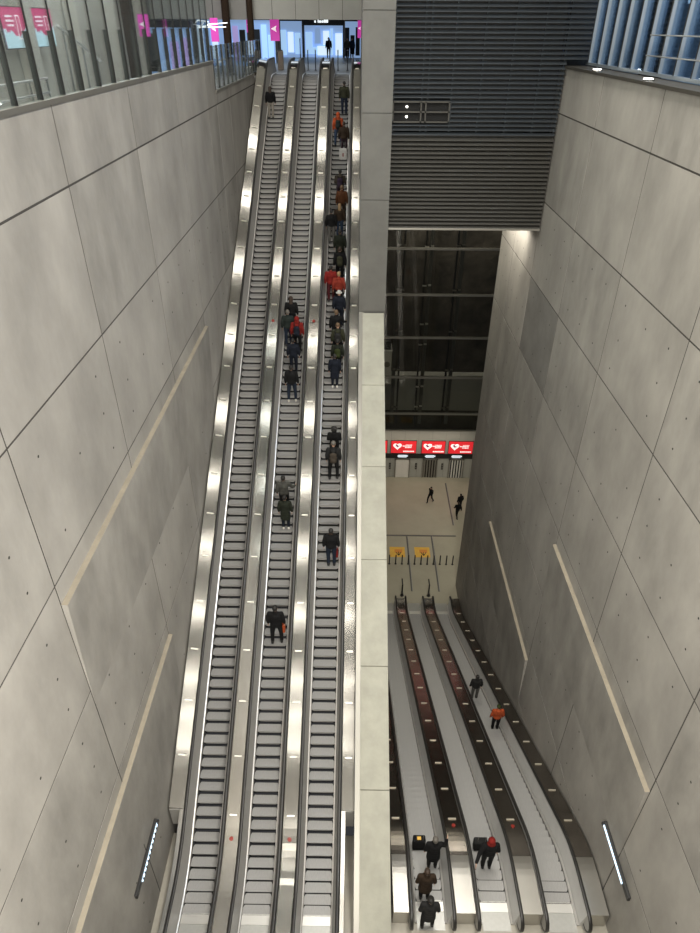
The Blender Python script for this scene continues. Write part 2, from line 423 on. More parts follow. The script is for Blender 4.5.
def ledge(n,x,nx,y0,y1,z,depth=.14,drop=3.6):
    m=MB(); 
    prof=[(x,z),(x+nx*depth,z-.02),(x+nx*depth,z-.07),(x,z-drop)]
    a=[(px,y0,pz) for px,pz in prof]; b=[(px,y1,pz) for px,pz in prof]
    m.add(a+b,[(0,1,2,3),(7,6,5,4),(1,5,6,2),(2,6,7,3),(3,7,4,0)],'conc_b')
    m.add(a+b,[(0,4,5,1)],'ledge')
    struct(m.build('trim_%d'%n))
ledge(1,-6.6,1,10.3,26.8,-10.86)
ledge(2,-6.6,1,4.8,15.8,-18.06)
ledge(3,8.6,-1,10.3,21.1,-18.2)
ledge(4,8.6,-1,21.1,31.9,-25.7)

# coping of the central wall, laid in slabs on the slope
def coping_z(y): return T30*y-25.6/math.cos(PI/6)
m=MB()
yj=[30.85-3.66*k for k in range(8)][::-1]; yj[0]=8.2
for a,b in zip(yj[:-1],yj[1:]):
    a+=.014; b-=.014
    m.prism_x([(a,coping_z(a)),(b,coping_z(b)),(b,coping_z(b)-.30),(a,coping_z(a)-.30)],.31,1.35,'coping')
struct(m.build('trim_5'))
m=MB(); a,b=8.0,30.95
m.prism_x([(a,coping_z(a)-.29),(b,coping_z(b)-.29),(b,-39.2),(a,-39.2)],.36,1.34,'conc_b')
m.prism_x([(8.2,coping_z(8.2)-.05),(b,coping_z(b)-.05),(b,coping_z(b)-1.2),(8.2,coping_z(8.2)-1.2)],.125,.355,'frame')
struct(m.build('wall_central'))
m=MB(); zj=[-39.2,-24,-17.2,-11.75,-6.5,-3.04,.51,4.5,8.5,12.45]
m.box(.17,1.39,31.03,55.2,-39.2,12.4,'joint')
for z0,z1 in zip(zj[:-1],zj[1:]):
    for y0,y1 in ((30.97,36.4),(36.43,41.9),(41.93,47.4),(47.43,52.9),(52.93,55.3)):
        m.box(.12,1.42,y0,y1,z0+.012,z1-.012,'pillar')
struct(m.build('wall_central_pillar'))

# floors
box1('floor',(-6.6,8.6,-.7,10.0,ZL-.5,ZL-.012),'floor'); struct(bpy.data.objects['floor'])
m=MB(); m.box(-6.6,XA-g,10.0,12.28,ZL-.3,ZL-.012,'floor'); m.box(XC+g,.12,10.0,12.28,ZL-.3,ZL-.012,'floor'); struct(m.build('floor_landing_edge'))
m=MB(); m.box(-4,26,36.3,57,ZB-.5,ZB-.012,'lobby'); struct(m.build('floor_lower_hall'))
m=MB(); m.box(-16,.2,51.6,92,ZU-.4,ZU-.012,'galfloor'); struct(m.build('floor_upper'))
m=MB(); m.box(-16,-6.62,-.7,92,ZU-.4,ZU-.015,'galfloor'); struct(m.build('floor_gallery'))
# lower-hall floor lines
for i,(x,y0,y1) in enumerate(((4.87,39.0,46.0),(7.14,39.0,46.1),(9.36,47.7,54.5))):
    m=MB(); m.box(x-.06,x+.06,y0,y1,ZB-.01,ZB+.012,'rail'); m.box(x+.06,x+.11,y0,y1,ZB-.01,ZB+.012,'plate'); struct(m.build('trim_%d'%(6+i)))
m=MB(); m.box(1.5,9.4,46.05,46.22,ZB-.01,ZB+.01,'rail'); struct(m.build('trim_9'))

# ------------------------------------------------------------------ left gallery: glass, fins, posters
w=struct(MB.build((lambda m:(m.box(-6.72,-6.56,5.0,34.4,-1.43,-1.33,'frame'),m)[1])(MB()),'window_1'))
ys=[34.1-1.235*k for k in range(24)]
m=MB(); m.box(-6.66,-6.64,5.0,34.3,-1.33,12.4,'glass'); m.build('glass_pane',w)
for y in ys:
    m=MB(); m.box(-6.76,-6.67,y-.012,y+.012,-1.33,-.12,'fin'); m.box(-6.668,-6.632,y-.010,y+.010,-1.33,12.4,'black'); m.build('glass_fin',w)
w=struct(MB.build((lambda m:(m.box(-6.72,-6.56,34.45,47.6,-2.6,-2.50,'frame'),m)[1])(MB()),'window_2'))
m=MB(); m.box(-6.66,-6.64,34.5,51.5,-2.50,-.78,'glass'); m.build('glass_pane',w)
for k in range(14):
    y=34.6+1.25*k
    m=MB(); m.box(-6.70,-6.61,y-.02,y+.02,-2.5,-.76,'fin'); m.build('glass_fin',w)
m=MB(); m.tube([(-6.75,36.2,-1.9),(-6.75,36.9,-1.45),(-6.75,38.6,-1.42)],.035,'strip'); m.build('handrail',w)

m=MB(); m.box(-14.0,-13.6,-.7,92,ZU-.1,12.45,'galwall'); struct(m.build('wall_gallery'))
for k in range(10):
    y=14+5.6*k
    m=MB(); m.box(-13.55,-12.95,y-.3,y+.3,ZU,12.4,'galwall'); struct(m.build('trim_%d'%(20+k)))

def poster(y0,label):
    e=empty('poster_screen',(-13.0,y0,-.80),label,'poster','pink skyline posters behind the gallery glass')
    m=MB(); m.box(-.08,-.01,0,2.05,0,1.34,'dark'); m.build('backing',e)
    m=MB(); m.box(-.012,0,.03,2.02,.03,1.31,'postpink'); m.build('screen',e)
    m=MB(); xs=[.03,.2,.3,.42,.5,.62,.75,.9,1.0,1.15,1.3,1.45,1.6,1.75,1.9,2.02]; hs=[.62,.66,.5,.56,.48,.60,.55,.46,.40,.42,.36,.46,.5,.56,.66,.74]
    n=len(xs); pr=[(x,.03) for x in (xs[0],xs[-1])]+[(x,h) for x,h in list(zip(xs,hs))[::-1]]
    m.prism_x(pr,0,.006,'postblue'); m.build('skyline',e)
    m=MB()
    for z,a,b in ((1.0,.35,.95),(.86,.35,1.0),(.72,.45,.95)): m.box(.006,.012,a,b,z,z+.06,'postwhite')
    m.build('text_lines',e)
    m=MB()
    for a,b,z0,z1 in ((1.2,1.24,.3,1.06),(1.5,1.54,.3,1.06),(1.2,1.54,1.03,1.07),(1.2,1.54,.3,.34)): m.box(.006,.012,a,b,z0,z1,'postwhite')
    m.build('tower_outline',e)
poster(28.4,'pink and pale blue poster screen at the far left edge behind the glass')
poster(31.1,'second pink and pale blue poster screen, right of the one at the left edge')

# low rail inside the gallery and the sloping stair rail
e=empty('barrier_rail',(-9.0,14.5,ZU),'steel rail with horizontal bars behind the gallery glass at far left','railing')
for z in (.75,1.1,1.45):
    m=MB(); m.tube([(0,0,z),(0,7.2,z)],.03,'strip'); m.build('bar',e)
for k in range(7):
    m=MB(); m.tube([(0,.05+1.18*k,0),(0,.05+1.18*k,1.45)],.025,'dark'); m.build('post',e)
e=empty('stair_handrail',(-9.0,23.3,ZU),'slanting pale handrail behind the gallery glass, descending to the right','railing')
m=MB(); m.tube([(0,0,2.7),(0,2.2,2.0),(0,3.2,1.7)],.045,'strip'); m.build('bar',e)
for y,z in ((.3,2.6),(1.7,2.16),(2.9,1.8)):
    m=MB(); m.tube([(0,y,0),(0,y,z)],.03,'rail'); m.build('post',e)

# dark columns and hanging pink banners
def column(x,y,label,z1=2.55,r=.28):
    m=MB(); m.cyl((0,0,0),r,z1-ZU,'brown',20); m.cyl((0,0,0),r*1.25,.12,'brown',20)
    tag(m.build('column',None,(x,y,ZU)),label,'column','dark columns on the upper floor')
column(-8.5,50.1,'dark brown column beside the leftmost tall magenta banner on the upper floor',z1=12.4,r=.25)
column(-6.98,50.2,'dark brown column just left of the beam over the escalators',z1=12.4,r=.2)
column(-11.2,38.0,'dark column behind the gallery glass, nearest the left wall top',z1=12.4)
def banner(x,y,zt,h,wd,label):
    e=empty('banner_sign',(x,y,zt),label,'banner','magenta banners on the upper floor')
    m=MB(); m.box(-wd/2,wd/2,-.03,.03,-h,0,'banner',.008); m.build('panel',e)
    m=MB(); c=-h*.45; a=wd*.4
    m.add([(-a,-.034,c),(a*.5,-.034,c+a*.75),(a*.25,-.034,c),(a*.5,-.034,c-a*.75),(-a,-.031,c),(a*.5,-.031,c+a*.75),(a*.25,-.031,c),(a*.5,-.031,c-a*.75)],[(0,1,2),(0,2,3),(4,6,5),(4,7,6)],'postwhite')
    m.build('arrow_symbol',e)
    m=MB(); m.tube([(0,0,0),(0,0,2.8)],.02,'dark'); m.build('hanger',e)
banner(-9.1,49.0,.36,1.25,.48,'tall magenta banner with white arrow left of the beam over the escalators')
banner(-7.55,54.0,.42,.85,.5,'short magenta banner with white arrow, middle of the three near the columns')
banner(-5.75,49.0+4,.36,1.25,.62,'tall magenta banner with white arrow over the leftmost rising escalator')
banner(-8.7,31.6,.34,.75,.42,'small magenta banner with white symbol behind the gallery glass, alone at far left')
banner(.02,53.5,.30,1.0,.3,'narrow magenta banner with white symbol at right beside the central pillar')

# beam over the shaft, gallery soffit
m=MB(); m.box(-16,.15,50.6,51.4,.31,12.45,'soffit')
for x in (-5.6,-4.1,-2.6,-1.1): m.box(x-.012,x+.012,50.59,50.61,.3,12.4,'joint')
m.box(-16,-6.98,50.5,50.62,.28,12.45,'brown' if False else 'ceil')
struct(m.build('trim_30'))
m=MB(); m.box(-16,.2,51.4,92,2.6,3.0,'ceil'); struct(m.build('ceiling_upper'))
m=MB(); m.box(-16,14,-6,58,12.5,13,'ceil'); struct(m.build('ceiling'))
m=MB(); m.box(-16,14,-1.2,-.7,-39,12.5,'conc_c')
m=MB(); m.box(-16,14,-6.5,-6.0,-39,12.5,'conc_c'); struct(m.build('wall_back'))
m=MB(); m.box(-16,14,-6,-.7,-39,-2.2,'conc_c'); struct(m.build('wall_under_viewing_gallery'))

# ------------------------------------------------------------------ shop front on the upper floor
YS=79.0
e=empty('storefront',(-3.6,YS,ZU),'bright blue shop front with dark sign band beyond the escalator top','shop front')
m=MB(); m.box(-2.1,2.0,0,.3,2.75,3.5,'black'); m.build('sign_band',e)
m=MB()
x=-.95
for k,wd in enumerate((.16,.10,.22,.18,.20,.18)):
    if k==1: x+=.14
    m.box(x,x+wd,-.04,-.005,2.98,2.98+(.18 if k in(0,2,3) else .26),'neon'); x+=wd+.04
m.build('sign_letters',e)
m=MB(); m.box(-2.0,1.9,.5,.6,0,2.75,'shopmid'); m.build('back_display',e)
for a,b,z0,z1,mn in ((-1.9,-1.2,.3,2.2,'shopblue'),(-.95,-.35,1.2,2.6,'shopmid'),(-.7,.6,.2,1.0,'shoppale'),(.65,.9,.2,2.5,'shopblue'),(1.15,1.85,.2,2.1,'shoppale'),(-.1,.5,1.1,2.3,'shoppale'),(-1.2,-.75,.3,.9,'shopblue')):
    m=MB(); m.box(a,b,.3,.48,z0,z1,mn); m.build('lit_panel',e)
for x in (-2.1,2.0): 
    m=MB(); m.box(x-.07,x+.07,-.05,.3,0,3.5,'black'); m.build('door_post',e)
def shop(x0,x1,y,label,mns,zt=3.1):
    e=empty('shop_display',((x0+x1)/2,y,ZU),label,'shop display','lit shop displays on the upper floor')
    h=(x1-x0)/2; rr=random.Random(int(x0*10))
    m=MB(); m.box(-h,h,.1,.3,0,zt,'shopmid'); m.build('back_panel',e)
    n=max(3,int((x1-x0)/.55)); 
    for k in range(n):
        a=-h+(2*h)*k/n; b=a+(2*h)/n*.8; z0=rr.uniform(.1,.5); z1=rr.uniform(1.6,zt-.1)
        m=MB(); m.box(a,b,0,.09,z0,z1,rr.choice(mns)); m.build('lit_panel',e)
    m=MB(); m.box(-h,h,-.1,.3,zt,zt+.35,'black'); m.build('header',e)
shop(-8.0,-5.85,YS,'pale blue lit display left of the shop front at the escalator top',['shoppale','shoppale','shopblue'])
shop(-1.45,.15,YS,'pale blue lit display between the shop front and the central pillar',['shoppale','shopblue','dark'])
shop(-12.9,-9.0,62,'wide blue and violet shop display behind the gallery glass',['shopblue','shopviolet','shoppale','dark','dark','shopmid'])
shop(-12.9,-10.2,47,'lower blue and violet display seen through the gallery glass, nearer than the rest',['shopblue','shopviolet','dark','shopmid','dark'],2.6)
shop(-8.9,-7.2,66,'narrow blue display between the dark columns',['shopblue','dark','shoppale'])
m=MB(); m.tube([(.9,0,.12),(.3,0,.2),(.0,0,0),(.5,0,-.1),(1.5,0,.05)],.03,'neon',6); m.tube([(.3,0,-.28),(.6,0,.1)],.03,'neon',6); m.tube([(.8,0,.0),(2.0,0,.08)],.03,'neon',6); m.tube([(.2,0,-.15),(1.9,0,-.12)],.03,'neon',6)
tag(m.build('neon_sign',None,(-9.75,46.0,.02)),'white neon line sign left of the tall magenta banner on the upper floor','neon sign')
# posts and bin at the top landing
def posts(x,y,h,label):
    m=MB(); m.cyl((0,0,0),.035,h,'dark',12); m.cyl((0,0,0),.09,.03,'dark',16); m.cyl((0,0,h),.045,.04,'strip',12)
    tag(m.build('barrier_post',None,(x,y,ZU)),label,'post','barrier posts at the escalator top')
posts(-6.25,60,1.9,'tall dark post left of the tan bin above the leftmost rising escalator')
posts(-4.6,60,1.9,'tall dark post above the gap between leftmost and middle rising escalators')
posts(-2.3,60,1.9,'tall dark post above the gap between middle and rightmost rising escalators')
posts(-3.75,56,1.25,'short dark post, left of the two above the middle rising escalator')
posts(-3.2,56,1.25,'short dark post, right of the two above the middle rising escalator')
posts(-1.55,56,1.25,'short dark post, left of the two above the rightmost rising escalator')
posts(-.85,56,1.25,'short dark post, right of the two above the rightmost rising escalator')
m=MB(); m.box(-.2,.2,-.2,.2,0,1.2,'tan',.03); m.box(-.16,.16,-.16,.16,1.2,1.26,'dark',.02)
tag(m.build('waste_bin',None,(-5.8,56.5,ZU)),'tan upright bin at the top of the leftmost rising escalator','bin')

# ------------------------------------------------------------------ right side: ledge, uplights, blue facade
m=MB(); m.box(8.52,9.5,-.7,31.9,-1.425,-1.33,'ledgemetal'); struct(m.build('trim_31'))
for (y,lab) in ((28.14,'small round white lamp on the right wall top, nearer the louvre screen'),(23.0,'small round white lamp on the right wall top, second from the louvre screen')):
    e=empty('ledge_lamp',(8.78,y,-1.33),lab,'lamp','lamps on the right wall top')
    m=MB(); m.cyl((0,0,0),.17,.03,'dark',20); m.build('housing',e)
    m=MB(); m.cyl((0,0,.031),.14,.025,'lamp',20); m.build('lens',e)
w=struct(MB.build((lambda m:(m.box(9.42,9.56,-.7,31.9,-1.295,-1.20,'mull'),m)[1])(MB()),'window_3'))
m=MB(); m.box(9.5,9.52,-.7,31.9,-1.2,12.4,'bglass'); m.build('glass_pane',w)
for k in range(26):
    y=31.5-1.25*k
    m=MB(); m.box(9.40,9.72,y-.05,y+.05,-1.2,12.4,'mull'); m.box(9.38,9.40,y-.02,y+.02,-1.2,12.4,'dark'); m.build('mullion',w)
m=MB()
for z in (-.75,-.2): m.tube([(9.3,5,z),(9.3,25.0,z)],.02,'strip',6)
m.build('rail',w)
m=MB(); m.box(13.2,13.5,-.7,40,-2.2,12.45,'bluewall'); struct(m.build('wall_blue_hall'))
m=MB(); m.box(9.6,13.2,-.7,40,-2.4,-2.2,'galfloor'); struct(m.build('floor_blue_hall'))
for y,l in ((26.7,'dark brown column behind the blue glazing at the upper right'),(13.5,'dark brown column behind the blue glazing, beyond the right edge')):
    if y<20: continue
    m=MB(); m.box(-.28,.28,-.4,.4,0,14.4,'brown',.03); tag(m.build('column',None,(10.2,y,-2.2)),l,'column')
for k in range(9):
    m=MB(); y=16+1.9*k; z=[.2,1.4,-.4,.9,2.0,.1,1.2,-.2,.8][k]
    m.box(-.03,.03,0,.9,0,.18,'shoppale'); 
    tag(m.build('wall_light',None,(13.16,y,z)),'pale blue light seen through the blue glazing at the upper right','light','lights behind the blue glazing')

# ------------------------------------------------------------------ louvre screen over the lower hall
e=empty('louvre_screen',(5.0,31.6,-7.85),'dark horizontal louvre screen hanging over the lower hall beside the central pillar','louvre')
x0,x1=1.44-5.0,8.54-5.0
m=MB(); n=22
for k in range(n):
    z=.06+k*.176
    m.add([(x0,-.10,z-.03),(x1,-.10,z-.03),(x1,.05,z+.10),(x0,.05,z+.10),(x0,-.10,z-.06),(x1,-.10,z-.06),(x1,.05,z+.07),(x0,.05,z+.07)],[(0,1,2,3),(7,6,5,4),(0,4,5,1),(2,6,7,3)],'louv')
m.build('lower_slats',e)
m=MB(); m.box(x0,x1,.06,.3,0,3.92,'dark'); m.build('backing',e)
m=MB(); m.box(x0,x1,-.14,.3,-.06,.03,'frame'); m.build('bottom_edge',e)
m=MB(); win=(x0+.0,x0+2.45,4.42,5.20)
z=3.98; k=0
while z<20.1:
    xa=x0
    if 4.40<z<5.16: xa=x0+2.5
    xb=x1 if z<6.65 else x1+1.02
    m.add([(xa,-.10,z-.03),(xb,-.10,z-.03),(xb,.02,z+.05),(xa,.02,z+.05),(xa,-.10,z-.055),(xb,-.10,z-.055),(xb,.02,z+.025),(xa,.02,z+.025)],[(0,1,2,3),(7,6,5,4),(0,4,5,1),(2,6,7,3)],'louvu')
    z+=.176
m.build('upper_slats',e)
for x in (x0+.05,x0+1.25,x0+1.5,x0+2.5,x0+3.7,x0+4.9,x0+6.1,x1-.05):
    m=MB(); m.box(x-.03,x+.03,.05,.14,3.92,20.2,'louvu'); m.build('mullion',e)
m=MB(); m.box(win[0],win[1],-.12,.02,4.40,4.46,'louv'); m.box(win[0],win[1],-.12,.02,4.78,4.84,'louv'); m.box(win[0],win[1],-.12,.02,5.16,5.22,'louv')
for x in (win[0]+.03,win[0]+1.22,win[0]+1.42,win[0]+2.42): m.box(x-.03,x+.03,-.12,.02,4.4,5.2,'louv')
m.build('window_frame',e)
m=MB(); m.box(win[0],win[1],.0,.01,4.4,5.2,'gap'); m.build('window_pane',e)
m=MB(); m.box(x0,x1,.9,1.0,3.92,20.2,'bluewall' if False else 'dark'); m.build('rear_panel',e)
for dz in (4.62,5.0):
    m=MB(); m.cyl((x0+.62,-.05,dz),.04,.03,'lamp',10,'y'); tag(m.build('spot_lamp',None,(5.0,31.6,-7.85)),'%s of the two tiny white lamps in the dark window of the louvre screen'%('lower' if dz<4.8 else 'upper'),'lamp')
# upper hall returns right of the louvre
m=MB(); m.box(8.6,10.6,32.5,32.8,-1.4,12.4,'dark'); struct(m.build('trim_32'))
m=MB(); m.box(1.42,8.54,32.7,56,-8.1,-7.9,'ceil'); struct(m.build('ceiling_lower_hall'))

# ------------------------------------------------------------------ lower hall end wall with lifts
YW=55.57
m=MB(); m.box(-4,26,YW+.03,YW+.4,ZB,-33.4,'joint')
xs=[-4]+[.9+1.375*k for k in range(1,15)]+[26]
for a,b in zip(xs[:-1],xs[1:]):
    m.box(a+.008,b-.008,YW,YW+.05,-34.25,-33.4,'lobbywall'); m.box(a+.008,b-.008,YW,YW+.05,ZB,-34.26,'lobbywall')
struct(m.build('wall_end'))
w=struct(MB.build((lambda m:(m.box(1.4,20,YW,YW+.2,-33.4,-33.3,'frame'),m)[1])(MB()),'window_4'))
m=MB(); m.box(1.4,20,YW+.08,YW+.11,-33.3,-7.9,'dglass'); m.build('glass_pane',w)
for z in (-31.42,-27.5,-23.5,-19.5,-15.52,-11.5):
    m=MB(); m.box(1.4,20,YW-.06,YW+.2,z-.08,z+.08,'frame'); m.box(1.4,20,YW-.07,YW-.06,z+.02,z+.08,'strip' if False else 'frame'); m.build('transom',w)
m=MB(); m.box(-4,26,60.5,61,-39,-7,'void'); struct(m.build('wall_rock'))
m=MB(); m.box(1.4,20,59.5,60.4,-33.2,-29.2,'cargrey' if False else 'lobbywall'); struct(m.build('wall_shaft_base'))
for k,(x,lab) in enumerate(((3.65,'left of the three steel lift rails behind the dark glass wall'),(6.45,'middle of the three steel lift rails behind the dark glass wall'),(9.15,'right of the three steel lift rails behind the dark glass wall'))):
    e=empty('guide_rail',(x,57.0,-33.3),lab,'lift rail','lift rails behind the dark glass')
    m=MB(); m.box(-.16,.16,-.12,.12,0,25.3,'rail'); m.build('column',e)
    fl=-1 if k==0 else 1
    m=MB(); m.box(*sorted((fl*-.55,fl*-.40)),-.15,.1,0,25.3,'dark'); m.box(*sorted((fl*.10,fl*.155)),-.17,.1,0,25.3,'rail'); m.build('side_rail',e)
    for z in ([2.0,4.2,8.6,10.6,14.2,17.6] if k==1 else [1.9,6.0,9.9,13.8,17.7]):
        m=MB(); m.box(*sorted((fl*-.55,fl*.15)),-.22,-.12,z,z+.10,'dark'); m.box(-.12,.15,-.25,-.15,z,z+.14,'strip' if k==1 else 'frame'); m.box(*sorted((fl*-.6,fl*-.25)),-.25,-.15,z-.05,z+.09,'strip' if k==1 else 'frame'); m.build('bracket',e)
e=empty('lift_car',(2.75,57.0,-28.4),'pale grey lift car behind the dark glass next to the central pillar','lift')
m=MB(); m.box(-.95,.62,-.7,.7,0,3.2,'white',.05); m.build('cabin',e)
m=MB(); m.box(-.9,.66,-.8,.8,3.2,3.35,'strip',.02); m.box(-.9,.66,-.8,.8,-.15,0,'strip',.02); m.build('frame',e)
m=MB(); m.cyl((.2,-.78,1.9),.28,.07,'frame',20,'y'); m.build('sheave',e)
m=MB(); m.box(-.7,.5,-.6,.6,3.35,4.1,'dark',.02); m.build('roof_gear',e)

def heart(m,cx,cz,s,y0,y1,mn):
    pts=[]
    for i in range(28):
        t=2*PI*i/28; x=16*math.sin(t)**3; z=13*math.cos(t)-5*math.cos(2*t)-2*math.cos(3*t)-math.cos(4*t); pts.append((cx+s*x/17,cz+s*z/17))
    n=len(pts); m.add([(x,y0,z) for x,z in pts]+[(x,y1,z) for x,z in pts],[tuple(range(n)),tuple(range(n,2*n))]+[(i,(i+1)%n,n+(i+1)%n,n+i) for i in range(n)],mn)
def advert(x0,x1,label):
    e=empty('advert_screen',((x0+x1)/2,YW-.01,-35.98),label,'screen','red heart screens over the lifts'); h=(x1-x0)/2
    m=MB(); m.box(-h,h,-.08,0,0,1.50,'dark'); m.build('housing',e)
    m=MB(); m.box(-h+.04,h-.04,-.10,-.081,.04,1.46,'screenred'); m.build('screen',e)
    m=MB(); heart(m,-h*.48,.86,.46,-.112,-.101,'screenwhite'); m.build('heart_logo',e)
    m=MB(); heart(m,-h*.47,.93,.22,-.12,-.113,'screenviolet'); m.build('heart_inner',e)
    m=MB(); heart(m,-h*.40,1.03,.15,-.127,-.121,'screenwhite'); m.build('hand_symbol',e)
    m=MB(); x=-h*.08
    for wd in (.1,.09,.12,.08,.11,.1,.09): m.box(x,x+wd,-.112,-.101,.83,.95,'screenwhite'); x+=wd+.035
    x=h*.12
    for wd in (.1,.09,.12,.08,.1): m.box(x,x+wd,-.112,-.101,.66,.78,'screenwhite'); x+=wd+.035
    x=h*.16
    for wd in (.09,.12,.08,.1,.1): m.box(x,x+wd,-.112,-.101,.99,1.06,'screenwhite'); x+=wd+.035
    m.build('slogan_letters',e)
    m=MB(); x=-h*.02
    for wd in (.14,.12,.16,.1,.13,.12,.15): m.box(x,x+wd,-.112,-.101,.18,.32,'screenwhite'); x+=wd+.03
    m.build('footer_letters',e)
advert(.75,3.30,'red heart screen at far left over the lifts, cut off by the central wall')
advert(3.62,6.23,'red heart screen above the white lift door, second from the central wall')
advert(6.73,9.14,'red heart screen above the dark striped lift door')
advert(9.44,11.95,'red heart screen above the pale striped lift door, next to the right wall')
m=MB(); m.box(-4,20,YW-.12,YW-.005,-36.55,-36.05,'black'); tag(m.build('lift_sign_band'),'black sign band under the red heart screens of the lower hall','sign')
for x,lab in ((4.85,'blue-white lit indicator in the black band above the white lift door'),(7.65,'blue-white lit indicator in the black band above the dark striped door'),(10.35,'blue-white lit indicator in the black band above the pale striped door')):
    m=MB(); m.box(-.42,.42,-.02,0,0,.3,'indicator'); m.box(-.5,-.42,-.02,0,.08,.22,'indicator'); m.box(.42,.56,-.02,0,.1,.26,'indicator'); tag(m.build('lift_indicator',None,(x,YW-.122,-36.45)),lab,'indicator','lift indicators')
def lift_door(x,kind,label):
    e=empty('lift_door',(x,YW-.01,ZB),label,'lift door','lift doors in the lower hall')
    m=MB()
    for a,b,z0,z1 in ((-.78,-.67,0,2.3),(.67,.78,0,2.3),(-.78,.78,2.2,2.3)): m.box(a,b,-.10,0,z0,z1,'frame')
    m.build('door_frame',e)
    if kind=='white':
        for s in (-1,1): m=MB(); m.box(*sorted((0.004*s,.67*s)),-.05,-.01,0,2.2,'white'); m.build('door_leaf',e)
    else:
        m=MB(); m.box(-.67,.67,-.03,-.01,0,2.2,'black' if kind=='dark' else 'white'); m.build('door_leaf',e)
        for k in range(5):
            xx=-.62+.27*k
            m=MB(); m.box(xx,xx+.13,-.06,-.03,.02,2.18,'frame' if kind=='dark' else 'dark'); m.build('glazing_bar',e)
lift_door(4.90,'white','plain white lift door in the lower hall, nearest the central wall')
lift_door(7.75,'dark','dark lift door with vertical bars in the lower hall, middle of three')
lift_door(10.45,'pale','pale lift door with dark vertical bars in the lower hall, nearest the right wall')
for x,lab in ((3.62,'small dark call panel left of the white lift door'),(6.32,'small dark call panel between the white and dark striped lift doors'),(9.02,'small dark call panel between the dark and pale striped lift doors')):
    m=MB(); m.box(-.10,.10,-.04,0,0,.75,'dark',.01); m.box(-.05,.05,-.05,-.041,.45,.6,'frame'); m.box(-.05,.05,-.05,-.041,.15,.3,'frame'); tag(m.build('call_panel',None,(x,YW-.006,ZB+1.0)),lab,'call panel','lift call panels')
# floor stickers
for x,lab in ((3.9,'yellow floor sticker with dark mark in the lower hall, nearer the central wall'),(6.13,'yellow floor sticker with dark mark in the lower hall, right of the other one')):
    e=empty('floor_sticker',(x,43.85,ZB-.008),lab,'floor sticker','yellow floor stickers')
    m=MB(); m.box(-.68,.68,-.68,.68,0,.006,'yellow',.002); m.build('sheet',e)
    m=MB(); m.box(-.25,.45,-.1,.35,.006,.009,'orangep'); m.build('orange_patch',e)
    m=MB()
    for a in (-.5,0,.5): m.tube([(.1,-.45,.012),(.1+.45*math.sin(a),-.45+.45*math.cos(a),.012)],.035,'black',5)
    m.build('dark_mark',e)
pos=['nearest the central wall']+['%s from the central wall'%s for s in ('second','third','fourth','fifth','sixth','seventh','eighth','ninth','tenth')]+['farthest from the central wall']
for k in range(11):
    m=MB(); m.cyl((0,0,0),.05,1.0,'black',12); m.cyl((0,0,0),.10,.02,'black',14); m.cyl((0,0,1.0),.05,.03,'black',12,r2=.03)
    tag(m.build('bollard',None,(3.12+.552*k,42.3,ZB-.01)),'slim black bollard in the lower hall row, '+pos[k],'bollard','row of slim black bollards')
for x,lab in ((4.02,'black gate post at the foot of the deck left of the middle descending escalator'),(6.21,'black gate post at the foot of the deck right of the middle descending escalator')):
    e=empty('gate_post',(x,38.5,ZB-.012),lab,'post','gate posts at the foot of the escalators')
    m=MB(); m.cyl((0,0,0),.06,1.25,'black',14); m.cyl((0,0,0),.16,.03,'dark',16); m.build('post',e)
    m=MB(); m.cyl((0,-.05,.32),.10,.1,'frame',14,'y'); m.box(-.08,.10,-.10,.1,.1,.24,'dark',.02); m.build('sensor',e)
    m=MB(); m.box(-.05,.05,0,.7,1.15,1.25,'black',.02); m.build('arm',e)

# wall lamps beside the landing
for x,nx,y0,lab in ((-6.6,1,8.95,'long blue-white lamp on the lower left concrete wall above the landing'),(8.6,-1,9.1,'long blue-white lamp on the lower right concrete wall above the landing')):
    e=empty('wall_lamp',(x,y0,-22.12),lab,'lamp','long lamps on the concrete walls')
    m=MB(); m.box(*sorted((0,nx*.10)),0,2.35,-.10,.10,'dark',.02); m.build('housing',e)
    m=MB(); m.box(*sorted((nx*.10,nx*.14)),.45,2.25,-.03,.03,'led',.012); m.build('lamp_tube',e)
    m=MB()
    for k in range(11 if nx>0 else 0): yy=.5+.17*k; m.box(*sorted((nx*.13,nx*.155)),yy,yy+.05,-.07,.07,'dark')
    m.box(*sorted((nx*.0,nx*.16)),2.26,2.34,-.07,.07,'dark'); m.build('guard',e)

# ------------------------------------------------------------------ people
def ico(bm,c,r,sub=2):
    g=bmesh.ops.create_icosphere(bm,subdivisions=sub,radius=1)
    for v in g['verts']: v.co=(c[0]+v.co.x*r[0],c[1]+v.co.y*r[1],c[2]+v.co.z*r[2])
def cap(bm,p,q,r0,r1,n=12):
    p,q=Vector(p),Vector(q); d=(q-p); L=d.length
    rot=d.to_track_quat('Z','Y').to_matrix().to_4x4(); 
    bmesh.ops.create_cone(bm,cap_ends=True,segments=n,radius1=r0,radius2=r1,depth=L,matrix=Matrix.Translation((p+q)/2)@rot)
    ico(bm,p,(r0,)*3,1 if r0<.02 else 2); ico(bm,q,(r1,)*3,1 if r1<.02 else 2)
def remesh(name,bm,voxel,mats,smooth=3):
    me=bpy.data.meshes.new(name+'_src'); bm.to_mesh(me); bm.free()
    o=bpy.data.objects.new(name+'_src',me); C.objects.link(o)
    r=o.modifiers.new('r','REMESH'); r.mode='VOXEL'; r.voxel_size=voxel; r.use_smooth_shade=True
    s=o.modifiers.new('s','SMOOTH'); s.factor=.5; s.iterations=smooth
    dg=bpy.context.evaluated_depsgraph_get(); out=bpy.data.meshes.new_from_object(o.evaluated_get(dg))
    out.name=name; out.materials.clear()
    for k in mats: out.materials.append(M[k])
    for p in out.polygons: p.use_smooth=True; p.material_index=0
    bpy.data.objects.remove(o); bpy.data.meshes.remove(me); return out

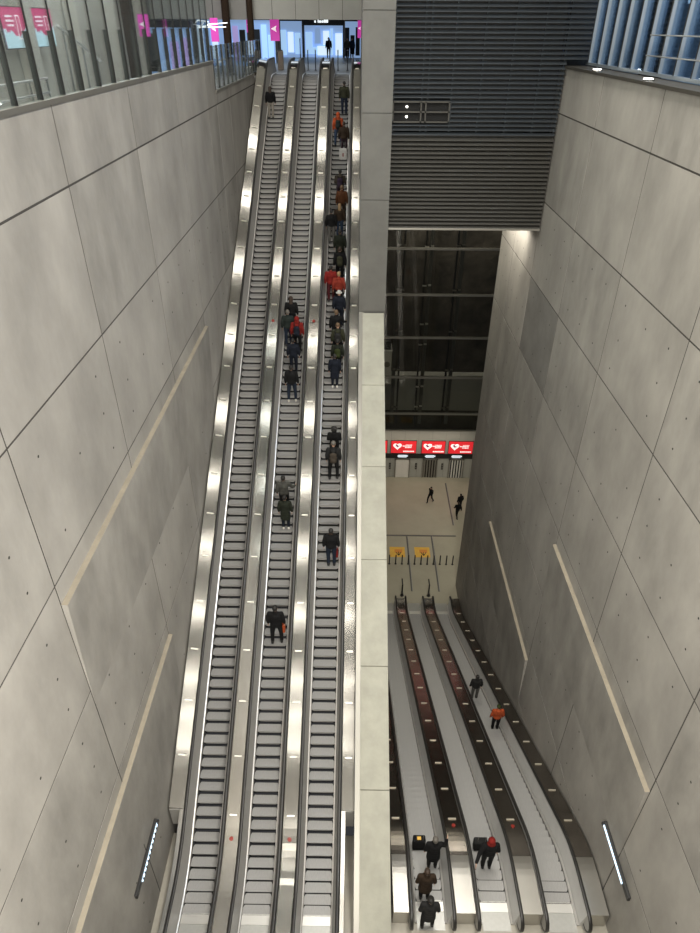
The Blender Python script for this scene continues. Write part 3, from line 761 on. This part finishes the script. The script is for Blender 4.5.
def pose(kind):
    J=dict(aL=(-.10,0,.085),kL=(-.105,.015,.49),hL=(-.095,0,.90),aR=(.10,0,.085),kR=(.105,.015,.49),hR=(.095,0,.90),
           sL=(-.185,0,1.41),eL=(-.245,-.03,1.13),wL=(-.255,.06,.89),sR=(.185,0,1.41),eR=(.245,-.03,1.13),wR=(.255,.06,.89),dL=(0,.15,-1),dR=(0,.15,-1),head=(0,.025,1.625))
    if kind=='apart': J.update(aL=(-.15,-.03,.085),kL=(-.14,.0,.49),aR=(.14,.015,.085),kR=(.135,.03,.49))
    if kind=='railR': J.update(eR=(.31,.08,1.17),wR=(.40,.27,1.10),dR=(.25,.9,-.15))
    if kind=='railL': J.update(eL=(-.31,.08,1.17),wL=(-.42,.27,1.06),dL=(-.3,.9,-.25))
    if kind=='trailL': J.update(eL=(-.33,-.16,1.18),wL=(-.44,-.36,1.05),dL=(-.2,-.9,-.35))
    if kind=='walk': J.update(aL=(-.09,-.30,.11),kL=(-.10,-.06,.50),aR=(.09,.26,.085),kR=(.10,.22,.50),eL=(-.24,.06,1.14),wL=(-.23,.24,.95),eR=(.24,-.14,1.15),wR=(.25,-.16,.90))
    if kind=='phone': J.update(eR=(.235,.02,1.14),wR=(.10,.24,1.17),eL=(-.235,.02,1.14),wL=(-.10,.22,1.15),dR=(-.5,.7,.4),dL=(.5,.7,.4),head=(0,.06,1.615))
    return J
def hand(bm,w,d,side):
    w=Vector(w); d=Vector(d).normalized(); s=Vector((side,0,0)); nrm=d.cross(s).normalized(); s=nrm.cross(d).normalized()   # spread axis across the palm
    ac=nrm; palm=w+d*.085
    for k in range(4):
        off=ac*(.030-.020*k); cap(bm,w+d*.01+off*.6,palm+off,.016,.012,8)
        L=(.060,.072,.067,.052)[k]; p1=palm+off; p2=p1+d*L*.55; p3=p2+(d*.8-s*.6*side*0+(-s)*.5*side).normalized()*L*.5
        cap(bm,p1,p2,.0095,.009,6); cap(bm,p2,p3,.009,.0075,6)
    t0=w+d*.025+ac*.025; t1=t0+(d*.6+ac*.8).normalized()*.045; t2=t1+(d*.95+ac*.2).normalized()*.035
    cap(bm,t0,t1,.013,.011,6); cap(bm,t1,t2,.011,.009,6)
def body_mesh(kind):
    J=pose(kind); bm=bmesh.new(); V=Vector
    ico(bm,(0,0,.94),(.155,.11,.13)); ico(bm,(0,0,1.12),(.14,.10,.17)); ico(bm,(0,-.005,1.30),(.165,.115,.17)); cap(bm,(-.15,0,1.415),(.15,0,1.415),.055,.055)
    h=V(J['head']); cap(bm,(0,-.01,1.42),h-V((0,.02,.07)),.058,.052)
    ico(bm,h+V((0,-.005,.02)),(.076,.095,.105),3); ico(bm,h+V((0,.025,-.045)),(.058,.065,.065))
    cap(bm,h+V((0,.088,.012)),h+V((0,.108,-.018)),.010,.014,8)          # nose
    for s in (-1,1):
        ico(bm,h+V((s*.079,-.008,-.005)),(.010,.022,.034),1)            # ears
        ico(bm,h+V((s*.030,.086,.030)),(.020,.010,.007),1)              # brow
    ico(bm,h+V((0,.088,-.045)),(.022,.009,.008),1)                      # lips
    for s,a,k,hp,sh,e,w,d in ((-1,'aL','kL','hL','sL','eL','wL','dL'),(1,'aR','kR','hR','sR','eR','wR','dR')):
        A,K,H,S,E,W=(V(J[q]) for q in (a,k,hp,sh,e,w))
        cap(bm,H,K,.083,.055); cap(bm,K,A,.054,.036); cap(bm,A+V((0,-.05,-.045)),A+V((0,.13,-.055)),.034,.03)
        cap(bm,S,E,.052,.040); cap(bm,E,W,.040,.027); hand(bm,W,J[d],s)
    return remesh('body',bm,.0075,['skin'],2)
def jacket_mesh(kind,long_=False,hood=False):
    J=pose(kind); bm=bmesh.new(); V=Vector
    ico(bm,(0,0,.98),(.195,.15,.17)); ico(bm,(0,0,1.14),(.185,.14,.19)); ico(bm,(0,-.005,1.29),(.205,.15,.19)); cap(bm,(-.16,0,1.40),(.16,0,1.40),.075,.075)
    cap(bm,(0,-.015,1.42),(0,-.005,1.49),.085,.075)
    if hood: ico(bm,(0,-.08,1.45),(.12,.075,.075))
    if long_: 
        for z,r in ((.85,.205),(.72,.21),(.6,.215)): ico(bm,(0,.0,z),(r,.16,.13))
    for s,e,w in (('sL','eL','wL'),('sR','eR','wR')):
        S,E,W=(V(J[q]) for q in (s,e,w)); cap(bm,S,E,.078,.066); cap(bm,E,E.lerp(W,.94),.064,.048)
    return remesh('jacket',bm,.016,['blk'],3)
def trousers_mesh(kind):
    J=pose(kind); bm=bmesh.new(); V=Vector
    ico(bm,(0,-.005,.93),(.172,.128,.13))
    for a,k,hp in (('aL','kL','hL'),('aR','kR','hR')):
        A,K,H=(V(J[q]) for q in (a,k,hp)); cap(bm,H,K,.099,.073); cap(bm,K,A+V((0,-.005,.005)),.071,.056)
    return remesh('trousers',bm,.016,['blk'],3)
def shoe_mesh(kind,a):
    A=Vector(pose(kind)[a]); bm=bmesh.new()
    cap(bm,A+Vector((0,-.045,-.040)),A+Vector((0,.13,-.045)),.045,.040); cap(bm,A+Vector((0,-.03,-.03)),A+Vector((0,-.02,.02)),.047,.05)
    z=A.z-.085; 
    me=remesh('shoe',bm,.012,['sole'],2)
    for v in me.vertices: v.co.z=max(v.co.z,z)
    return me
def hair_mesh(kind,style):
    h=Vector(pose(kind)['head']); bm=bmesh.new()
    if style=='short':
        ico(bm,h+Vector((0,-.016,.040)),(.086,.100,.100),3); ico(bm,h+Vector((0,-.045,-.005)),(.075,.070,.075),2)
    elif style=='long':
        ico(bm,h+Vector((0,-.016,.040)),(.090,.105,.102),3); ico(bm,h+Vector((0,-.065,-.06)),(.092,.062,.13),2); ico(bm,h+Vector((0,-.085,-.17)),(.08,.05,.08),2)
    elif style=='curly':
        rr=random.Random(3)
        ico(bm,h+Vector((0,-.03,.03)),(.12,.12,.115),2)
        for i in range(40): 
            a=rr.uniform(0,2*PI); b=rr.uniform(-.9,1.4); d=Vector((math.cos(a)*math.cos(b)*.125,-abs(math.sin(a))*math.cos(b)*.12-.03,.02+math.sin(b)*.12)); ico(bm,h+d,(.035,)*3,1)
    elif style=='hat':
        ico(bm,h+Vector((0,-.01,.055)),(.092,.108,.095),3); cap(bm,h+Vector((-.0,-.012,.135)),h+Vector((0,-.012,.15)),.028,.024)
    elif style=='brim':
        ico(bm,h+Vector((0,-.005,.07)),(.095,.11,.085),3); ico(bm,h+Vector((0,.0,.035)),(.15,.165,.02),2)
    elif style=='hood':
        ico(bm,h+Vector((0,-.025,.02)),(.108,.118,.132),3); ico(bm,h+Vector((0,-.04,-.11)),(.13,.10,.07),2)
    me=remesh('hair',bm,.011,['h_blk'],2)
    # keep the face open
    b=bmesh.new(); b.from_mesh(me)
    kill=[v for v in b.verts if v.co.y>h.y+.052 and v.co.z<h.z+(.062)] if style!='brim' else []
    bmesh.ops.delete(b,geom=kill,context='VERTS'); b.to_mesh(me); b.free(); return me
def eyes_mesh(kind):
    h=Vector(pose(kind)['head']); bm=bmesh.new()
    for s in (-1,1): ico(bm,h+Vector((s*.030,.088,.014)),(.012,.008,.007),2)
    me=bpy.data.meshes.new('eyes'); bm.to_mesh(me); bm.free(); me.materials.append(M['eyes']); return me
CACHE={}
def get(fn,*a):
    k=(fn.__name__,)+a
    if k not in CACHE: CACHE[k]=fn(*a)
    return CACHE[k]
def backpack_mesh():
    bm=bmesh.new()
    for z,r in ((1.02,(.135,.075,.12)),(1.15,(.15,.085,.14)),(1.29,(.14,.08,.12))): ico(bm,(0,-.25,z),r)
    ico(bm,(0,-.32,1.07),(.105,.05,.09))
    return remesh('pack',bm,.014,['blk'],3)
def strap_mesh():
    m=MB()
    for s in (-1,1): m.tube([(s*.095,-.17,1.36),(s*.11,-.08,1.50),(s*.115,.08,1.47),(s*.12,.165,1.30),(s*.13,.08,1.10),(s*.12,-.15,1.02)],.016,'blk',6)
    return m.mesh('strap')

PX={'A':XA,'B':XB,'C':XC,'D':XD,'E':XE,'F':XF}
def at_step(e,k,dx):
    up=e in 'ABC'; c0=9.6 if up else 10.1
    return PX[e]+dx
def put(e,y,dx):
    # the tread the photograph shows this rider on
    up=e in 'ABC'; path=UP if up else DN; c0=9.6 if up else 10.1
    k=round((y-c0)/STEP-.5)
    yn=c0+STEP*(k if up else k+1); yc=c0+STEP*(k+.5)
    z=path(yn) if up else path(yn)
    if k<0: z=ZL
    return (PX[e]+dx,yc-.035,z+.007)

def person(loc,H,kind,jk,tr,hair,hs,label,shoe='sole',long_=False,hood=False,rot=0,group=None,pack=None,plabel=None):
    e=empty('person',loc,label,'person',group); sc=H/1.75; e.scale=(sc*1.08,sc*1.05,sc); e.rotation_euler=(0,0,rot)
    link('body',get(body_mesh,kind),e,mats=['skin'])
    link('long_coat' if long_ else 'jacket',get(jacket_mesh,kind,long_,hood),e,mats=[jk])
    link('trousers',get(trousers_mesh,kind),e,mats=[tr])
    for a in ('aL','aR'): link('shoe',get(shoe_mesh,kind,a),e,mats=[shoe])
    link({'hat':'knit_hat','brim':'sun_hat','hood':'hood'}.get(hs,'hair'),get(hair_mesh,kind,hs),e,mats=[hair])
    link('eyes',get(eyes_mesh,kind),e,mats=['eyes'])
    if pack:
        b=empty('backpack',loc,plabel,'backpack','backpacks of the riders'); b.scale=(sc*1.08,sc*1.08,sc); b.rotation_euler=(0,0,rot)
        link('pack',get(backpack_mesh),b,mats=[pack]); link('strap',get(strap_mesh),b,mats=['blk'])
    return e
GR='riders on the escalators'
def rider(e,y,dx,H,kind,jk,tr,hair,hs,label,**k):
    return person(put(e,y,dx),H,kind,jk,tr,hair,hs,label,group=GR,**k)
# rightmost rising escalator, from the top down
rider('C',46.13,.22,1.85,'stand','olive','dkjeans','h_blk','short','person in dark olive jacket and navy trousers, topmost on the rightmost rising escalator')
rider('C',43.64,-.10,1.85,'apart','orange','jeans','orange','hood','person in bright orange hooded jacket and blue jeans on the rightmost rising escalator',pack='teal',plabel='dark teal backpack on the person in the orange hooded jacket')
rider('C',43.05,.26,1.85,'stand','brown','plum','h_brn','short','person in brown jacket just below and right of the orange hooded jacket')
rider('C',39.37,.12,1.92,'phone','taupe','plum','h_blk','short','person in taupe coat with black hair, below the white case and above the rust jackets',hood=True,pack='purple',plabel='dark purple backpack on the person in the taupe coat')
rider('C',38.20,.24,1.92,'stand','rust','brown','h_ltbrn','short','person in rust brown jacket, upper of the two rust and brown jackets')
rider('C',37.25,.14,1.80,'stand','brown','jeans','h_blond','long','person with blond hair in brown jacket and jeans, below the rust jacket',long_=False)
rider('C',36.88,-.30,1.78,'stand','blk','greytr','h_blk','short','person in black jacket and grey patterned trousers at the left of the queue')
rider('C',35.45,.20,1.92,'stand','dkgreen','blk','h_blk','short','person in dark grey-green coat right below the black jacket with grey trousers',long_=True)
rider('C',34.39,.22,1.92,'stand','blk','blk','h_brn','short','brown-haired person in black jacket above the two red jackets',pack='olive',plabel='olive backpack on the brown-haired person above the red jackets')
rider('C',33.45,-.22,1.90,'stand','redj','maroon','h_blk','short','person in deep red jacket with dark hair, left of the two red jackets')
rider('C',32.80,.20,1.90,'stand','orangered','blk','h_blond','short','blond person in orange-red jacket, right of the two red jackets',hood=True)
rider('C',31.75,.24,1.90,'stand','navy','navy','white_c','brim','person with cream hat and navy jacket below the orange-red jacket')
rider('C',30.95,.12,1.92,'railR','blk','navy','h_ltbrn','short','light-brown-haired person in black jacket just below the cream hat')
rider('C',30.20,.22,1.92,'stand','olive','blk','h_ltbrn','hat','person with brown knit hat and dark olive jacket above the green backpack',pack='charcoal',plabel='charcoal backpack on the person with the brown knit hat')
rider('C',29.40,.22,1.80,'stand','dkgreen','blk','h_blk','short','person in dark green jacket wearing the moss green backpack',pack='green',plabel='moss green backpack near the middle of the rightmost rising escalator')
rider('C',28.50,.10,1.76,'stand','navy','navy','h_blk','short','person in long navy coat with white shoes, last of the dense queue',shoe='shoew',long_=True)
rider('C',25.13,.18,1.92,'phone','blk','blk','h_blk','curly','person with big black curly hair in black jacket, upper of a close pair',hood=True)
rider('C',24.30,.16,1.98,'apart','charcoal','blk','h_grey','hat','person with grey knit hat and tan backpack, lower of a close pair',pack='taupe',plabel='tan backpack on the person with the grey knit hat')
rider('C',20.86,.16,2.0,'stand','blk','dkjeans','h_blk','short','person in black jacket and navy jeans, lowest on the rightmost rising escalator')
# middle rising escalator
rider('B',31.54,-.10,1.92,'stand','blk','blk','h_brn','long','person with long brown hair and black jacket, highest on the middle rising escalator')
rider('B',30.83,-.23,1.90,'stand','teal','dkjeans','h_grey','short','grey-haired person in olive-teal jacket and jeans, left of the red hood',pack=None)
rider('B',30.45,.25,1.90,'stand','redj','blk','redj','hood','person in red hooded jacket on the middle rising escalator',pack='navy',plabel='navy backpack on the person in the red hooded jacket')
rider('B',29.30,.12,1.82,'stand','navy','navy','h_blk','short','person in navy jacket directly below the red hooded jacket')
rider('B',27.98,.12,1.90,'apart','blk','dkjeans','h_blk','short','person in black jacket, dark jeans and white shoes on the middle rising escalator',shoe='shoew')
rider('B',22.99,.08,1.92,'railR','greyjk','blk','h_blk','short','person in grey jacket with right hand on the handrail of the middle rising escalator')
rider('B',22.15,.18,1.80,'stand','dkgreen','navy','h_blk','short','person in long dark green coat right below the grey jacket',long_=True,shoe='shoew')
rider('B',18.01,.10,2.06,'apart','blk','blk','h_blk','short','person in black jacket carrying an orange bag, lowest on the middle rising escalator')
rider('A',45.78,-.22,1.78,'stand','blk','cream','h_brn','long','person in black vest and cream trousers, alone on the leftmost rising escalator')
# descending escalators
rider('F',23.55,-.16,1.98,'stand','charcoal','greytr','h_blk','short','person in charcoal jacket and grey trousers, farthest down the right descending escalator')
rider('F',20.35,.22,1.92,'stand','orange','blk','green','hat','person in bright orange jacket with green knit hat on the right descending escalator',hood=True)
rider('E',11.45,-.06,1.95,'trailL','blk','blk','redj','hood','person with red hood and arm back on the handrail, middle descending escalator')
rider('D',11.30,.20,1.95,'railR','blk','charcoal','h_grey','short','person in black coat with hand on the right rail of the left descending escalator',long_=True)
rider('D',10.38,-.18,1.92,'stand','brown','blk','h_brn','short','person in long dark brown coat behind the black suitcase, left descending escalator',long_=True)
person((XD-.14,9.40,ZL+.008),1.92,'apart','charcoal','blk','h_blk','hat','person in charcoal coat at the very bottom edge, last before the left descending escalator',long_=True)
# hall walkers
person((7.5,51.3,ZB-.012),1.85,'walk','blk','blk','h_blk','short','person in black walking alone across the lower hall floor',rot=2.3)
person((10.25,50.2,ZB-.012),1.85,'stand','blk','blk','h_blk','short','farther of two people in black beside the right wall end in the lower hall',rot=.4)
person((9.85,48.9,ZB-.012),1.85,'walk','blk','blk','h_brn','short','nearer of two people in black beside the right wall end in the lower hall',rot=.2)
person((-3.1,78.0,ZU-.012),1.78,'stand','navy','navy','h_blk','short','person in navy standing in front of the bright shop front',rot=PI)
person((-1.2,77.6,ZU-.012),1.75,'walk','greyjk','navy','h_brn','short','person in grey jacket by the pale display right of the shop front',rot=PI)
person((-.75,78.0,ZU-.012),1.75,'stand','jeans','navy','h_blk','short','person in blue jacket right of the grey jacket by the pale display',rot=PI)

# carried things
def bag(loc,mn,label,w=.30,d=.16,h=.34,logo=None):
    e=empty('bag',loc,label,'bag')
    m=MB(); m.box(-w/2,w/2,-d/2,d/2,0,h,mn,.025); m.build('bag_body',e)
    m=MB()
    for s in (-1,1): m.tube([(-w*.3,s*d*.3,h-.01),(-w*.22,s*d*.1,h+.14),(w*.22,s*d*.1,h+.14),(w*.3,s*d*.3,h-.01)],.012,mn,6)
    m.build('handle',e)
    if logo: m=MB(); m.box(-.03,.03,-d/2-.006,-d/2-.001,h*.3,h*.6,logo); m.build('logo',e)
def suitcase(loc,mn,label,w=.42,d=.26,h=.62,rot=0,sticker=None,logo=None):
    e=empty('suitcase',loc,label,'suitcase'); e.rotation_euler=(0,0,rot)
    m=MB(); m.box(-w/2,w/2,-d/2,d/2,.06,.06+h,mn,.05); m.build('shell',e)
    m=MB()
    for s in (-1,1): m.tube([(s*w*.28,-d*.3,.06+h-.02),(s*w*.28,-d*.3,h+.42)],.01,'frame',6)
    m.tube([(-w*.3,-d*.3,h+.42),(w*.3,-d*.3,h+.42)],.016,'black',6); m.build('pull_handle',e)
    for a in (-1,1):
        for b in (-1,1): m=MB(); m.cyl((a*w*.38-.015,b*d*.3,.035),.035,.03,'black',12,'x'); m.build('wheel',e)
    if sticker: m=MB(); m.box(-.08,.06,-.06,.06,.06+h+.001,.06+h+.006,sticker); m.build('sticker',e)
    if logo: m=MB(); m.box(-.035,.035,-d/2-.006,-d/2,h*.4,h*.7,logo); m.build('logo',e)
x,y,z=put('C',43.3,.24)
suitcase((x+.02,y-.0,z) if False else (XC+.22,42.55,put('C',42.55,0)[2]),'white_c','white suitcase with small red mark below the orange hooded jacket',.46,.24,.62,logo='redj')
x,y,z=put('C',37.0,.28); bag((x+.12,y-.12,z+.25) if False else (XC+.29,put('C',36.3,0)[1]+.035,put('C',36.3,0)[2]),'white_c','white and blue plastic bag right of the blond person in brown jacket',.28,.2,.46)
x,y,z=put('C',20.86,.36); bag((XC+.385,20.90,z+.42),'redj','red bag hanging from the right hand of the lowest rider on the rightmost escalator',.14,.26,.34)
x,y,z=put('B',18.01,.36); bag((XB+.36,18.05,z+.55),'orange','orange bag on the right arm of the lowest rider on the middle rising escalator',.16,.26,.42)
x,y,z=put('B',30.4,0); bag((XB-.01,30.42,z),'white_c','small pale bag standing between the grey-haired person and the red hood',.18,.16,.5)
x,y,z=put('D',11.9,-.24); suitcase((XD-.21,y+.035,z),'blk','black suitcase with a yellow sticker on the left descending escalator',.46,.27,.62,sticker='yellow')
x,y,z=put('E',12.2,-.12); suitcase((XE-.14,y+.05,z),'charcoal','dark suitcase in front of the person with the red hood on the middle descending escalator',.5,.27,.5)

# ------------------------------------------------------------------ lights
def area(name,loc,sx,sy,power,col=(1,.95,.86),rot=(0,0,0)):
    l=bpy.data.lights.new(name,'AREA'); l.shape='RECTANGLE'; l.size=sx; l.size_y=sy; l.energy=power; l.color=col
    o=bpy.data.objects.new(name,l); C.objects.link(o); o.location=loc; o.rotation_euler=rot; return o
for y in (-3.6,-.9,2.5,8.5,14.5,20.4,26.4,33.0,39.2,45.0,49.7):
    area('ceiling_strip_or_fill',(-6.3,y,12.2),12.8,.5,210)
for y in (25.5,27.2,29.4):
    area('ceiling_strip_or_fill',(5.2,y,12.2),6.6,.4,75)
for y in (-2,3.5,9,14.5,20):  # large soft panels added to fill the walls, kept out of the deck reflections
    area('ceiling_strip_or_fill',(5.4,y,12.2),3.8,4.6,1240)
area('wall_fill_light',(-1.2,-.62,-9.5),10,6,2100,(1,.95,.86),(PI/2,0,0))  # added lamp behind the view, brightens the lower walls
area('lower_hall_light',(5.2,44.5,-8.3),6,8,400,(1,.96,.80))
area('lower_hall_light',(15,46,-30),6,8,260,(1,.94,.80))
area('lower_hall_light',(6.5,54.2,-33.2),9,.4,60,(1,.85,.7))
area('concourse_light',(-5,62,2.5),10,8,260,(.8,.9,1))
area('gallery_light',(-10.5,14,5.9),4,14,1500,(1,.95,.85))
area('gallery_light',(-10.5,34,5.9),4,14,1350,(.95,.97,1))
area('blue_hall_light',(11.5,20,9),2.5,30,1000,(.52,.71,.97))
area('lift_shaft_fill',(7,58,-8.2),12,1.6,900,(1,.93,.8))  # added lamp to bring up the rails and rock behind the smoked glass
area('shaft_light',(7.6,36,-8.3),1.4,5,220,(1,.93,.8))
w=bpy.data.worlds.new('world'); bpy.context.scene.world=w; w.use_nodes=True
w.node_tree.nodes['Background'].inputs[0].default_value=(.9,.92,1,1); w.node_tree.nodes['Background'].inputs[1].default_value=.03

# ------------------------------------------------------------------ camera
cd=bpy.data.cameras.new('camera'); cam=bpy.data.objects.new('camera',cd); C.objects.link(cam)
f,p,yw,r=649.15,math.radians(34.18126537),math.radians(-.50377208),math.radians(.34473222)
fw=Vector((math.sin(yw)*math.cos(p),math.cos(yw)*math.cos(p),-math.sin(p))); rt=Vector((math.cos(yw),-math.sin(yw),0)); up=rt.cross(fw)
R_=rt*math.cos(r)+up*math.sin(r); U_=up*math.cos(r)-rt*math.sin(r)
cam.matrix_world=Matrix(((R_.x,U_.x,-fw.x,0),(R_.y,U_.y,-fw.y,0),(R_.z,U_.z,-fw.z,0),(0,0,0,1)))
cd.sensor_fit='VERTICAL'; cd.sensor_height=36; cd.lens=36*f/933; cd.clip_end=300; cd.clip_start=.05
sc=bpy.context.scene; sc.camera=cam
sc.view_settings.view_transform='Standard'; sc.view_settings.look='None'; sc.view_settings.gamma=1; sc.view_settings.use_curve_mapping=False
sc.view_settings.exposure=0.42
